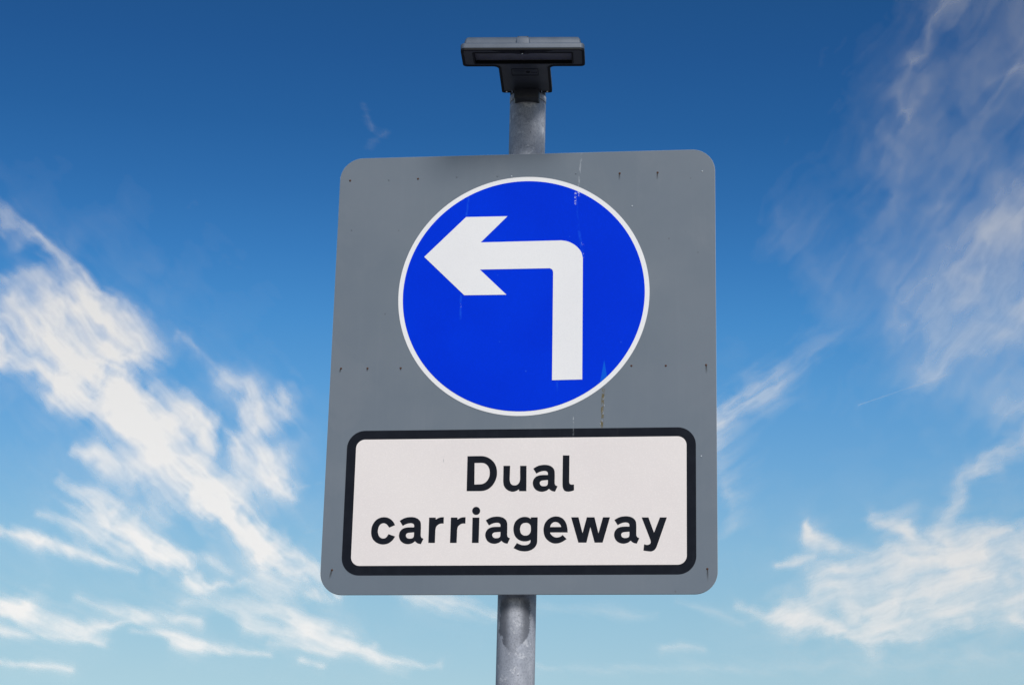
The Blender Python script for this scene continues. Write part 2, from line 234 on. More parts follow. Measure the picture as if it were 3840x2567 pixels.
# cloud streaks: (azimuth deg, elevation deg, half width deg, strength) along each streak
CLOUDS = {
 'band': dict(halo=0.3, soft=1.9, contrast=0.7, ang=-40, seed=3, warp=0.55, stretch=3.2, freq=0.9, st=[
   [(-26.11,19.68,1.03,0.4),(-21.85,17.96,0.686,0.5),(-20.46,17.81,0.824,0.65),(-19.53,17.67,0.915,0.92),(-18.66,17.01,1.03,1.0),(-17.64,15.96,0.938,1.0),(-16.63,14.9,0.858,1.0),(-15.77,14.11,0.755,1.0),(-14.8,13.43,0.618,1.0),(-13.83,12.8,0.503,0.95),(-12.75,12.06,0.343,0.8),(-11.8,11.53,0.183,0.5)],
   [(-21.84,21.08,0.252,0.28),(-20.71,20.31,0.275,0.38),(-19.82,19.5,0.32,0.5),(-18.89,18.91,0.389,0.85),(-18.42,18.27,0.458,0.85),(-17.76,17.42,0.572,0.8)],
   [(-21.94,18.73,0.275,0.25),(-20.92,18.95,0.252,0.25),(-20.01,19.03,0.275,0.22)],
   [(-21.78,17.3,0.458,0.55),(-20.63,17.18,0.4,0.65),(-19.29,16.4,0.515,0.8)],
   [(-16.6,16.03,0.572,0.5),(-15.63,15.41,0.343,0.7),(-15.8,14.61,0.572,0.7)],
   [(-18.92,14.74,0.16,0.35),(-18.45,14.66,0.206,0.45),(-17.99,14.58,0.229,0.4),(-17.28,14.29,0.229,0.4)],
 ]),
 'fork': dict(halo=0.2, soft=1.7, contrast=0.75, ang=-50, seed=21, warp=0.42, stretch=2.2, freq=1.0, st=[
   [(-16.45,17.88,0.114,0.3),(-16.03,17.77,0.16,0.35),(-15.4,17.19,0.206,0.35),(-14.89,16.59,0.32,0.45),(-14.22,16.18,0.412,0.6),(-13.46,16.27,0.343,0.5)],
   [(-13.43,16.85,0.229,0.35),(-13.33,16.17,0.32,0.5),(-14.01,15.62,0.389,0.55),(-14.33,15.26,0.412,0.62),(-13.72,14.73,0.481,0.7),(-13.33,14.18,0.32,0.72),(-13.11,13.96,0.183,0.6)],
   [(-14.93,15.46,0.16,0.4),(-14.5,15.14,0.275,0.5),(-14.4,14.52,0.389,0.42),(-13.69,14.27,0.389,0.55)],
   [(-14.18,16.46,0.572,0.3),(-13.58,16.33,0.458,0.35),(-13.9,15.74,0.458,0.35)],
 ]),
 'low1': dict(halo=0.26, soft=1.7, contrast=0.75, ang=-32, seed=35, warp=0.5, stretch=3.2, freq=1.0, st=[
   [(-19.07,13.95,0.252,0.4),(-18.58,13.53,0.389,0.55),(-18.03,13.01,0.481,0.7),(-17.14,12.56,0.526,0.8),(-16.31,12.11,0.412,0.75),(-15.48,11.72,0.275,0.7),(-14.21,11.43,0.137,0.45)],
   [(-19.66,13.01,0.114,0.3),(-18.97,12.78,0.16,0.4),(-18.15,12.5,0.183,0.45),(-17.22,12.17,0.229,0.5)],
   [(-20.97,12.64,0.183,0.7),(-19.94,12.38,0.183,0.75),(-18.91,12.15,0.172,0.75),(-17.88,11.9,0.172,0.7),(-17.07,11.7,0.114,0.5)],
   [(-15.75,12.25,0.137,0.35),(-14.94,12.07,0.16,0.4),(-14.58,11.86,0.114,0.3)],
 ]),
 'low2': dict(halo=0.24, soft=1.6, contrast=0.7, ang=-20, seed=47, warp=0.45, stretch=4.0, freq=1.1, st=[
   [(-20.77,10.66,0.366,0.84),(-19.77,10.56,0.366,0.9),(-18.98,10.34,0.275,0.84),(-18.3,10.21,0.195,0.67),(-17.31,10.43,0.16,0.56),(-16.65,10.58,0.126,0.45)],
   [(-20.6,10.07,0.114,0.5),(-19.72,10.02,0.126,0.5),(-18.62,10.03,0.126,0.5),(-17.72,9.91,0.126,0.39)],
   [(-18.47,10.92,0.16,0.34),(-17.56,10.75,0.217,0.47),(-16.43,10.65,0.195,0.5),(-15.29,10.54,0.16,0.45)],
   [(-17.06,10.17,0.126,0.45),(-16.17,10.22,0.16,0.56),(-15.25,10.04,0.16,0.56),(-14.34,9.91,0.126,0.5),(-13.42,9.79,0.114,0.45)],
   [(-16.04,10.0,0.16,0.62),(-15.36,9.92,0.16,0.56),(-14.56,9.85,0.103,0.39)],
   [(-13.76,11.67,0.366,0.5),(-13.18,11.48,0.4,0.56),(-12.93,11.15,0.275,0.39)],
   [(-15.78,11.07,0.217,0.28),(-14.64,11.02,0.275,0.39),(-13.49,10.9,0.366,0.5),(-12.56,10.6,0.366,0.62),(-11.5,10.19,0.309,0.67),(-10.46,9.89,0.252,0.67),(-9.54,9.79,0.16,0.56),(-8.96,9.72,0.103,0.39)],
   [(-13.44,10.12,0.126,0.34),(-11.84,9.96,0.126,0.34),(-10.7,10.11,0.149,0.39)],
   [(-14.15,10.54,0.217,0.34),(-12.54,10.32,0.217,0.45),(-11.39,10.09,0.217,0.45)],
   [(-12.62,9.73,0.092,0.56),(-12.05,9.59,0.092,0.5)],
   [(-20.53,9.31,0.114,0.56),(-19.65,9.23,0.114,0.45),(-18.54,9.21,0.103,0.39)],
   [(-10.29,11.47,0.16,0.28),(-9.25,11.37,0.217,0.45),(-8.43,11.19,0.252,0.47),(-7.62,10.96,0.195,0.45),(-7.04,10.83,0.126,0.34)],
 ]),
 'tuft': dict(gain=0.85, halo=0.2, soft=1.4, contrast=0.8, ang=32, seed=60, warp=0.35, stretch=3.2, freq=1.1, st=[
   [(-2.18,15.76,0.229,0.4),(-1.52,16.33,0.297,0.6),(-0.87,16.66,0.389,0.55),(-0.16,17.11,0.458,0.42),(0.5,17.56,0.389,0.25),(1.4,18.16,0.229,0.14),(2.11,18.6,0.137,0.12)],
   [(-1.82,15.93,0.526,0.4),(-1.54,15.02,0.481,0.34),(-1.43,14.0,0.412,0.34),(-1.61,13.1,0.297,0.3)],
 ]),
 'bank': dict(halo=0.36, gain=0.93, soft=1.7, contrast=0.5, ang=15, seed=77, warp=0.6, stretch=2.6, freq=0.95, st=[
   [(0.71,13.37,0.137,0.6),(0.9,13.03,0.229,0.75),(1.38,12.8,0.275,0.55),(2.29,12.62,0.229,0.35)],
   [(-0.12,12.36,0.114,0.45),(0.46,12.47,0.16,0.6),(0.92,12.53,0.114,0.4)],
   [(1.02,11.88,0.275,0.6),(1.48,12.1,0.297,0.8),(2.28,12.2,0.275,0.7),(3.19,12.44,0.252,0.5),(3.98,12.6,0.275,0.5)],
   [(-1.16,11.3,0.137,0.35),(-0.25,11.1,0.229,0.6),(0.54,10.85,0.32,0.75),(1.04,10.57,0.206,0.85),(1.67,10.57,0.16,0.6),(3.46,10.55,0.114,0.35)],
   [(0.09,11.13,0.458,0.45),(1.0,11.24,0.686,0.55),(2.14,11.45,0.915,0.55),(3.5,11.72,1.03,0.58),(4.86,12.02,1.087,0.58),(6.09,12.33,1.03,0.55),(7.1,12.52,0.915,0.5),(11.29,13.66,1.03,0.3)],
   [(2.43,13.57,0.183,0.45),(3.1,13.23,0.275,0.6),(3.77,12.88,0.343,0.72),(4.67,12.86,0.389,0.7),(5.57,13.09,0.252,0.7),(6.02,13.16,0.114,0.5)],
   [(4.65,12.36,0.343,0.8),(5.22,12.63,0.275,0.8)],
   [(2.35,10.95,0.458,0.4),(4.61,11.37,0.686,0.4),(6.18,11.77,0.686,0.45),(7.06,11.86,0.686,0.45)],
   [(4.28,12.98,0.458,0.45),(4.53,13.64,0.343,0.45),(4.9,14.36,0.297,0.3),(5.26,14.85,0.297,0.45),(5.68,15.23,0.275,0.5),(6.2,15.54,0.275,0.45),(7.29,15.88,0.275,0.4)],
   [(5.92,11.01,0.183,0.5),(6.34,10.78,0.183,0.5)],
 ]),
 'veil': dict(gain=0.62, ang=48, seed=90, warp=0.6, stretch=3.6, freq=0.75, soft=1.05, contrast=0.34, halo=0.3, st=[
   [(5.33,27.15,0.686,0.35),(4.55,26.1,0.515,0.42),(4.14,25.13,0.458,0.45),(3.8,24.15,0.481,0.4),(3.57,23.04,0.572,0.35),(3.17,21.83,0.572,0.2)],
   [(10.23,28.44,2.059,0.3),(7.97,26.94,1.716,0.32),(6.79,25.29,1.716,0.32),(5.74,23.37,1.716,0.28),(4.57,21.2,1.602,0.25)],
   [(7.4,21.71,0.801,0.5),(6.54,20.88,0.858,0.6),(5.56,19.81,0.915,0.55),(4.47,18.97,0.915,0.45),(3.63,18.32,0.686,0.3)],
   [(7.51,19.7,1.03,0.6),(6.54,18.65,1.03,0.62),(5.46,17.8,1.03,0.5),(4.28,17.29,0.686,0.4)],
   [(7.61,25.11,0.16,0.3),(6.66,24.97,0.206,0.4),(5.92,24.69,0.16,0.25)],
   [(3.98,18.31,0.275,0.35),(3.27,18.0,0.275,0.35),(2.75,20.16,0.686,0.2),(3.31,19.12,0.686,0.3)],
   [(5.96,16.33,0.458,0.4),(7.1,16.61,0.686,0.4)],
   [(0.04,21.59,0.297,0.12),(0.86,20.66,0.686,0.16),(2.01,19.05,0.915,0.14)],
 ]),
 'faint': dict(halo=0.05, soft=1.4, contrast=0.6, ang=-15, seed=120, warp=0.4, stretch=4.0, freq=1.0, st=[
   [(-11.86,24.43,0.137,0.14),(-11.61,23.94,0.16,0.2),(-11.44,23.49,0.092,0.12)],
   [(-11.42,23.15,0.16,0.12),(-11.06,23.4,0.114,0.12)],
   [(-6.47,11.24,0.16,0.2),(-5.43,11.23,0.183,0.28),(-4.27,11.1,0.16,0.28),(-3.35,11.04,0.114,0.18)],
   [(-3.12,10.19,0.137,0.35),(-2.66,10.28,0.137,0.4),(-2.09,10.2,0.114,0.3)],
   [(-2.77,11.4,0.114,0.25),(-1.74,11.18,0.114,0.25),(-1.05,10.9,0.092,0.2)],
   [(-6.78,9.77,0.16,0.18),(-3.34,9.71,0.183,0.2),(1.2,9.79,0.229,0.22),(6.73,9.9,0.297,0.25)],
   [(-12.68,12.96,0.069,0.18),(-11.77,13.23,0.069,0.2)],
   [(-12.98,14.08,0.069,0.16),(-12.29,14.28,0.069,0.16)],
 ]),
}

# ------------------------------------------------------------------ materials
# retroreflective sheeting: very fine honeycomb cells in a gently mottled film
def sheeting(name, col, col2, rough, cell=.06, spec=.15):
    m = Mat(name)
    vor = m.n('ShaderNodeTexVoronoi', {'Scale': 330.0, 'Randomness': .12}, feature='DISTANCE_TO_EDGE')
    m.t.links.new(m.stretch(1, 1, 1.0), vor.inputs['Vector'])
    cells = m.step(vor.outputs[0], .02, .16)
    big = m.noise(4.0, 3, .5)
    base = m.mix(m.math('MULTIPLY', m.step(big, .3, .7), .6), col, col2)
    dark = m.n('ShaderNodeMix', data_type='RGBA', blend_type='MULTIPLY')
    dark.inputs[0].default_value = cell
    m.t.links.new(base, dark.inputs[6])
    cg = m.n('ShaderNodeCombineColor'); 
    for i in range(3): m.t.links.new(cells, cg.inputs[i])
    m.t.links.new(cg.outputs[0], dark.inputs[7])
    m.base = dark.outputs[2]
    m.set(Base_Color=m.base, Roughness=rough, Specular_IOR_Level=spec)
    return m

M = {}
# grey painted plate with dust, faint vertical run-off streaks and a few named marks
m = Mat('grey plate paint')
n1 = m.noise(3.2, 4, .55); n2 = m.noise(1.0, 5, .6, m.stretch(45, 45, 2.2)); n3 = m.noise(420.0, 2, .6)
c = m.mix(m.step(n1, .3, .72), (0.121, 0.15, 0.184), (0.14, 0.167, 0.199))
c = m.mix(m.math('MULTIPLY', m.step(n2, .52, .8), .05), c, (.30, .33, .36))
c = m.mix(m.math('MULTIPLY', m.step(n3, .55, .75), .10), c, (.08, .10, .12))
c = m.mix(m.math('MULTIPLY', m.streak(134.7, 362, 128, 270, 3.2, 3, 4, .42, .62), .35), c, (.45, .48, .52))
c = m.mix(m.math('MULTIPLY', m.streak(193, -236, 190, -334, 4.2, 8, 7, .42, .5, (200, 90)), .95), c, (.10, .08, .028))
c = m.mix(m.math('MULTIPLY', m.streak(197, -255, 186, -334, 3.0, 18, 8, .56, .66, (400, 160)), .8), c, (.5, .53, .56))
c = m.mix(m.math('MULTIPLY', m.streak(124, -300, 124.5, -334, 1.6, 28, 2, .45, .6, (300, 160)), .7), c, (.5, .53, .56))
dl = m.step(m.noise(5.5, 6, .68, m.stretch(1, 1, .55), .6), .5, .68)
c = m.mix(m.math('MULTIPLY', dl, .2), c, (.19, .21, .235))
vs = m.n('ShaderNodeTexVoronoi', {'Scale': 16.0}); m.t.links.new(m.co, vs.inputs['Vector'])
c = m.mix(m.math('MULTIPLY', m.step(vs.outputs['Distance'], .045, .02), .55), c, (.07, .075, .08))
m.set(Base_Color=c, Roughness=.5, Specular_IOR_Level=.2)
m.bump(m.noise(700.0, 2, .5), .05)
M['grey'] = m.m
m = Mat('cut aluminium edge'); m.set(Base_Color=(.42, .41, .40), Metallic=.6, Roughness=.5); M['alu'] = m.m

m = sheeting('white sheeting', (0.72, 0.72, 0.73), (0.76, 0.76, 0.76), .38)
c = m.base
c = m.mix(m.math('MULTIPLY', m.step(m.noise(26.0, 5, .65), .66, .8), .12), c, (.35, .34, .33))
m.set(Base_Color=c); M['white'] = m.m
m = sheeting('white panel sheeting', (0.74, 0.69, 0.675), (0.785, 0.74, 0.715), .36, .09)
c = m.base
vs = m.n('ShaderNodeTexVoronoi', {'Scale': 11.0}); m.t.links.new(m.co, vs.inputs['Vector'])
c = m.mix(m.math('MULTIPLY', m.step(vs.outputs['Distance'], .05, .02), .6), c, (.22, .22, .24))
c = m.mix(m.math('MULTIPLY', m.streak(-176, -395, -184, -455, 1.2, 41, 2, .55, .62, (500, 60)), .6), c, (.2, .2, .22))
m.set(Base_Color=c); M['white_panel'] = m.m

m = sheeting('blue sheeting', (0.0005, 0.032, 0.66), (0.0005, 0.04, 0.74), .36, .14)
c = m.base; pale = (.012, .11, .70); bare = (.62, .66, .72)
for st in ((122, 262, 131, 158, 3.0, 51, 3, .4, .65, .4), (131, 158, 142, 88, 4.2, 52, 3, .35, .6, .5), (-137, 250, -142, 200, 3.2, 53, 2, .3, .55, .6),
           (-149, 2, -148, -62, 3.4, 54, 3, .3, .6, .6), (84, -214, 85, -242, 3.2, 55, 2, .3, .6, .45), (-110, 40, -96, -20, 2.0, 56, 6, .5, .65, .4)):
    c = m.mix(m.math('MULTIPLY', m.streak(*st[:6], st[6], st[7], st[8]), st[9] * .7), c, pale)
for st in ((122, 257, 121.5, 224, 3.2, 61, 6, .5, .56, .95), (128, 258, 131, 246, 2.6, 62, 4, .48, .55, .9), (137, 135, 142, 118, 3.0, 63, 5, .56, .62, .8), (-148.5, -10, -148, -40, 1.6, 64, 2, .6, .66, .7), (141, 105, 143, 88, 2.0, 65, 4, .56, .62, .7)):
    c = m.mix(m.math('MULTIPLY', m.streak(*st[:6], st[6], st[7], st[8], (300, 200)), st[9] * .75), c, bare)
# small wedge at the lower right where the film has faded
sp = m.n('ShaderNodeSeparateXYZ', (m.co,)); X = m.math('MULTIPLY', sp.outputs['X'], 1000.0); Z = m.math('MULTIPLY', m.math('SUBTRACT', sp.outputs['Z'], ZC), 1000.0)
hw = m.math('MULTIPLY', m.math('SUBTRACT', -164.0, Z), .165)
wd = m.math('MULTIPLY', m.step(m.math('SUBTRACT', hw, m.math('ABSOLUTE', m.math('SUBTRACT', X, 194.5))), -.6, 1.2), m.step(Z, -164.0, -172.0))
c = m.mix(m.math('MULTIPLY', wd, .5), c, (.006, .16, .62))
vs = m.n('ShaderNodeTexVoronoi', {'Scale': 21.0}); m.t.links.new(m.co, vs.inputs['Vector'])
c = m.mix(m.math('MULTIPLY', m.step(vs.outputs['Distance'], .05, .02), .35), c, (.05, .2, .8))
m.set(Base_Color=c, Specular_IOR_Level=.02); M['blue'] = m.m

m = Mat('black vinyl'); n1 = m.noise(30.0, 5, .65)
c = m.mix(m.step(n1, .4, .75), (0.009, 0.011, 0.0165), (0.012, 0.0145, 0.021))
c = m.mix(m.math('MULTIPLY', m.step(m.noise(1.0, 4, .6, m.stretch(60, 60, 5)), .6, .8), .25), c, (.05, .055, .06))
c = m.mix(m.math('MULTIPLY', m.streak(124, -330, 124.6, -356, 1.8, 71, 2, .4, .6, (300, 160)), .35), c, (.3, .33, .36))
m.set(Base_Color=c, Roughness=.5, Specular_IOR_Level=.03); M['black'] = m.m

m = Mat('rusty rivet'); m.set(Base_Color=m.mix(m.step(m.noise(900.0, 3), .35, .65), (.035, .014, .008), (.09, .035, .015)), Roughness=.85); M['rust'] = m.m
m = Mat('painted rivet'); m.set(Base_Color=(.11, .135, .16), Roughness=.5); M['paintrivet'] = m.m
m = Mat('bare rivet'); m.set(Base_Color=(.42, .46, .50), Roughness=.5, Metallic=.3); M['barerivet'] = m.m
m = Mat('rivet run-off'); sp = m.n('ShaderNodeSeparateXYZ', (m.tc.outputs['Generated'],))
al = m.math('MULTIPLY', m.step(sp.outputs['Z'], 0.0, .95), m.step(m.math('ABSOLUTE', m.math('SUBTRACT', sp.outputs['X'], .5)), .5, .1))
m.set(Base_Color=(.045, .045, .045), Roughness=.8, Alpha=m.math('MULTIPLY', al, .62)); M['runoff'] = m.m

# galvanised steel: spangle patches, soft grey blotches, darker run-off under the plate
m = Mat('galvanised steel')
n1 = m.noise(9.0, 5, .6, m.stretch(1, 1, .55)); n2 = m.noise(60.0, 4, .65); n3 = m.noise(260.0, 3, .6)
vo = m.n('ShaderNodeTexVoronoi', {'Scale': 70.0, 'Randomness': 1.0})
wv = m.n('ShaderNodeVectorMath', (m.co, None), operation='ADD'); nz = m.n('ShaderNodeTexNoise', {'Scale': 40.0, 'Detail': 3.0}); m.t.links.new(m.co, nz.inputs['Vector'])
sc_ = m.n('ShaderNodeVectorMath', (nz.outputs['Color'], None), operation='SCALE'); sc_.inputs[3].default_value = .035
m.t.links.new(sc_.outputs[0], wv.inputs[1]); m.t.links.new(wv.outputs[0], vo.inputs['Vector'])
spc = m.n('ShaderNodeSeparateColor', (vo.outputs['Color'],))
c = m.mix(m.step(n1, .32, .7), (0.31, 0.335, 0.39), (0.52, 0.54, 0.59))
c = m.mix(m.math('MULTIPLY', m.step(spc.outputs[0], .80, .9), m.step(n2, .45, .6, 0.0, .6)), c, (0.68, 0.7, 0.74))
c = m.mix(m.math('MULTIPLY', m.step(n3, .45, .68), .45), c, (.14, .15, .175))
c = m.mix(m.math('MULTIPLY', m.step(m.noise(28.0, 4, .7, None, 1.2), .5, .72), .4), c, (.13, .14, .165))
sp = m.n('ShaderNodeSeparateXYZ', (m.co,))
Xp = m.math('MULTIPLY', m.math('SUBTRACT', sp.outputs['X'], -.00783), 1000.0); Zp = m.math('MULTIPLY', m.math('SUBTRACT', sp.outputs['Z'], ZC), 1000.0)
jag = m.math('MULTIPLY', m.math('SUBTRACT', m.noise(48.0, 6, .8), .5), 26.0)
jz = m.math('ADD', Zp, m.math('MULTIPLY', jag, 1.5))
# water mark: a ragged tongue of dirt below the plate, narrowing to a blunt point
halfw = m.math('MULTIPLY', m.step(jz, -866.0, -795.0), 36.0)
inside = m.step(m.math('SUBTRACT', halfw, m.math('ABSOLUTE', m.math('ADD', m.math('ADD', Xp, 1.0), jag))), -.5, 2.5)
rim = m.step(m.math('ABSOLUTE', m.math('ADD', m.math('ADD', Xp, -2.0), m.math('MULTIPLY', jag, .6))), 7.0, 24.0, .28, 1.0)
tongue = m.math('MULTIPLY', m.math('MULTIPLY', inside, rim), m.step(Zp, -715.0, -735.0))
c = m.mix(m.math('MULTIPLY', tongue, .80), c, (.062, .068, .085))
vs = m.n('ShaderNodeTexVoronoi', {'Scale': 150.0}); m.t.links.new(m.stretch(1, 1, .6), vs.inputs['Vector'])
band = m.step(m.math('ABSOLUTE', m.math('SUBTRACT', Xp, m.math('MULTIPLY_ADD', jag, .35, 8.0))), 9.0, 2.0)
c = m.mix(m.math('MULTIPLY', m.math('MULTIPLY', m.step(vs.outputs['Distance'], .32, .2), band), m.step(n2, .5, .62)), c, (.05, .05, .055))
c = m.mix(m.math('MULTIPLY', m.step(m.noise(11.0, 3, .5, m.stretch(1.6, 1.6, .8), .8), .46, .62), .3), c, (.17, .185, .22))
m.set(Base_Color=c, Metallic=.08, Roughness=m.step(n2, .3, .7, .5, .7), Specular_IOR_Level=.35)
m.bump(m.math('ADD', n2, m.math('MULTIPLY', n3, .5)), .22, .0012); M['galv'] = m.m

m = Mat('grey cast housing'); n1 = m.noise(22.0, 5, .6); n2 = m.noise(300.0, 3, .6)
c = m.mix(m.step(n1, .3, .72), (0.052, 0.072, 0.104), (0.076, 0.098, 0.135)); c = m.mix(m.math('MULTIPLY', m.step(n2, .56, .72), .35), c, (.06, .07, .08))
m.set(Base_Color=c, Roughness=.55); m.bump(n2, .12, .0008); M['housing'] = m.m
m = Mat('black rubber gasket'); m.set(Base_Color=(.006, .0065, .008), Roughness=.6, Specular_IOR_Level=.2); M['gasket'] = m.m
m = Mat('smoked lens cover'); n1 = m.noise(14.0, 4, .6)
m.set(Base_Color=m.mix(m.step(n1, .3, .7), (.026, .030, .038), (.044, .049, .060)), Roughness=.34, Specular_IOR_Level=.3); M['smoke'] = m.m
m = Mat('dusty lamp glass'); n1 = m.noise(9.0, 4, .6)
m.set(Base_Color=m.mix(m.step(n1, .35, .65), (.085, .083, .09), (.13, .13, .14)), Roughness=.4, Specular_IOR_Level=.15); M['pane'] = m.m
m = Mat('stainless screw'); m.set(Base_Color=(.75, .77, .8), Metallic=1.0, Roughness=.25); M['steel'] = m.m
m = Mat('asphalt ground'); n1 = m.noise(1.3, 8, .65)
m.set(Base_Color=m.mix(m.step(n1, .3, .7), (.10, .10, .105), (.15, .15, .15)), Roughness=.95); M['ground'] = m.m

# ------------------------------------------------------------------ ground (below the frame; carries the post and bounces light)
bm = bmesh.new(); bmesh.ops.create_circle(bm, cap_ends=True, cap_tris=True, radius=2500.0, segments=96)
ground = link('ground', bm, M['ground']); ground['kind'] = 'structure'

# ------------------------------------------------------------------ the road sign: one rigid thing on its post
POLE_X, POLE_Y, POLE_R = -7.83, 75.0, 44.5
sign = bpy.data.objects.new('road_sign', None); COL.objects.link(sign)
sign['label'] = 'blue turn left road sign on a galvanised post with a lantern on top'
sign['category'] = 'road sign'

# post: turned ring by ring, slightly uneven zinc surface comes from the bump
def turned(profile, cx, cy, n=72):
    bm = bmesh.new(); loops = []
    for r, z in profile:
        loops.append([bm.verts.new((cx * .001 + r * .001 * math.cos(2 * math.pi * k / n), cy * .001 + r * .001 * math.sin(2 * math.pi * k / n), z)) for k in range(n)])
    for A, B in zip(loops[:-1], loops[1:]):
        for k in range(n): bm.faces.new((A[k - 1], A[k], B[k], B[k - 1]))
    bm.faces.new(loops[0]); bm.faces.new(loops[-1]); return bm
zt = ZC + .5245
pole = link('pole', turned([(POLE_R, -.05)] + [(POLE_R, z) for z in np.linspace(.3, zt - .003, 14)] + [(POLE_R - .8, zt), (POLE_R - 4, zt)], POLE_X, POLE_Y), M['galv'], sign, 40)
link('collar', turned([(POLE_R - 3, zt - .004), (POLE_R - 3, zt + .003), (POLE_R - .4, zt + .0032), (POLE_R + .6, zt + .0045), (POLE_R + .6, ZC + .5425)], POLE_X, POLE_Y), M['galv'], pole, 40)

# plate
XL, XR, ZT, ZB = -455.7, 455.1, 360.1, -721.2
pl_out = round_poly([(XL, ZB, 52), (XR, ZB, 52), (XR, ZT, 55), (XL, ZT, 55)], 14)
plate = front_plate('sign_plate', pl_out, 0.0, 3.0, M['grey'], sign, bevel=.5)
front_plate('plate_edge', offset(pl_out, -.35), .9, 2.3, M['alu'], plate)
for zr in (205.0, -120.0, -560.0):                          # stiffening rails and post clips behind the plate
    bm = bmesh.new(); loft(bm, [(round_poly([(-420, zr - 14, 2), (420, zr - 14, 2), (420, zr + 14, 2), (-420, zr + 14, 2)], 2), d) for d in (3.0, 24.0)], lambda x, z, d: P3(x, d, z))
    rail = link('rail', bm, M['galv'], plate)
for zr in (205.0, -560.0):
    bm = bmesh.new()
    ringo = [(POLE_X + 49 * math.cos(t), POLE_Y + 49 * math.sin(t)) for t in np.linspace(math.radians(-35), math.radians(215), 30)] + [(POLE_X - 70, 25), (POLE_X - 70, 24.2), (POLE_X + 70, 24.2), (POLE_X + 70, 25)]
    inner = circle(POLE_X, POLE_Y, 44.9, 48)
    loft(bm, [(ringo, zr - 12), (ringo, zr + 12)], lambda x, y, d: P3(x, y, d), [inner])
    link('post_clip', bm, M['galv'], plate, 40)

def dome(bm, x, z, r, y0, h):
    loft(bm, [(circle(x, z, r * math.cos(a), 20), y0 - h * math.sin(a)) for a in np.linspace(0, 1.35, 6)], lambda x, z, d: P3(x, d, z))
for kind, mt, r in (('dark', 'rust', 2.7), ('faint', 'paintrivet', 1.8), ('light', 'barerivet', 1.9)):
    for x, z in RIVETS[kind]:
        bm = bmesh.new(); dome(bm, x, z, r, 0.2, 1.6)
        rv = link('rivet', bm, M[mt], plate, 50)
for (x, z), L, lean in zip(RIVETS['dark'], (5, 0, 20, 22, 13, 10, 8, 0, 0, 24, 24, 32), (0, 0, -1, -1, -4, -1, 0, 0, 0, 1, -6, 1)):
    if L:
        bm = bmesh.new(); vs_ = [bm.verts.new(P3(*p)) for p in ((x - 2.4 + lean, -.25, z - L), (x + 2.4 + lean, -.25, z - L), (x + 2.2, -.25, z), (x - 2.2, -.25, z))]
        bm.faces.new(vs_); link('stain', bm, M['runoff'], plate)

# roundel: white disc, blue field, white arrow
disc = front_plate('direction_disc', circle(0, 0, 300, 192), -.7, 1.0, M['white'], sign)
front_plate('blue_field', circle(0, 0, 288.8, 192), -1.2, .2, M['blue'], disc)
front_plate('arrow', smooth_outline(ARROW), -1.7, -.4, M['white'], disc)

# supplementary plate with lettering
rect = lambda l, r, b, t, q: round_poly([(l, b, q), (r, b, q), (r, t, q), (l, t, q)], 14)
supp = front_plate('text_panel', rect(-407.3, 407.4, -675.9, -331.6, 42), -.7, 1.0, M['black'], sign)
front_plate('panel_face', rect(-385.6, 386.0, -653.9, -353.2, 21), -1.2, .2, M['white_panel'], supp)
for word, glyphs in WORDS.items():
    bm = bmesh.new()
    for gl in glyphs:
        os_ = [smooth_outline(o) for o in gl]
        loft(bm, [(os_[0], -1.7), (os_[0], -.4)], lambda x, z, d: P3(x, d, z), os_[1:])
    link('lettering', bm, M['black'], supp)

# ------------------------------------------------------------------ lantern on the post top, reaching forward over the sign
YAW = math.radians(3.7); ZU = 539.4
def L3(x, d, z):
    """lantern coordinates: x across, d forward of the post's axis, z above the underside (mm)"""
    X = POLE_X + x * math.cos(YAW) + d * math.sin(YAW); Y = POLE_Y + x * math.sin(YAW) - d * math.cos(YAW)
    return P3(X, Y, ZU + z)
def Lp(x, y, d): return L3(x, y, d)
def tshape(k=0.0):
    """T outline of the lantern seen from above, shrunk by k mm"""
    q = max(1.0, 11 - k * .6)
    return round_poly([(-62 + k, 43 + k, max(1, 7 - k * .6)), (62 - k, 43 + k, max(1, 7 - k * .6)), (62 - k, 193 + k, 13 + k), (146.5 - k, 193 + k, q),
                       (146.5 - k, 286 - k, q), (-146.5 + k, 286 - k, q), (-146.5 + k, 193 + k, q), (-62 + k, 193 + k, 13 + k)], 7)
T = tshape()
win = round_poly([(-119, 206, 4), (119, 206, 4), (119, 268, 4), (-119, 268, 4)], 4)
bm = bmesh.new(); loft(bm, [(tshape(1.5), 1.0), (T, 3.0), (T, 13.0), (tshape(1.2), 15.5), (tshape(3.5), 17.0)], Lp, [offset(win, -.7)])
# saddle over the post top, hidden from the front
loft(bm, [(round_poly([(-43, -46, 20), (43, -46, 20), (43, 60, 4), (-43, 60, 4)], 8), z) for z in (3.5, 30.0)], Lp)
lamp = link('lantern', bm, M['housing'], sign, 35)
lid = bmesh.new()
loft(lid, [(tshape(7.6), 16.5), (tshape(8.6), 25.0), (tshape(11.0), 32.0), (tshape(14.5), 36.6), (tshape(19.0), 39.2), (tshape(26.0), 40.0)], Lp)
lidb = link('canopy', lid, M['housing'], lamp, 50)
bm = bmesh.new()                                            # flush pad in the middle of the front face
loft(bm, [(offset(round_poly([(-21, 240, 2), (23, 240, 2), (17, 285.2, 3), (-15, 285.2, 3)], 3), k), z) for k, z in ((0, 15.0), (1.0, 26.0), (3.0, 32.0), (7.0, 36.0))], Lp)
link('front_pad', bm, M['housing'], lamp, 40)
bm = bmesh.new(); loft(bm, [(tshape(.3), -2.2), (tshape(.1), 1.8)], Lp, [tshape(6.5)])
loft(bm, [(round_poly([(-78, 280.5, 1), (78, 280.5, 1), (12, 263, 5), (-12, 263, 5)], 4), d) for d in (-2.6, 1.0)], Lp)
link('gasket', bm, M['gasket'], lamp)
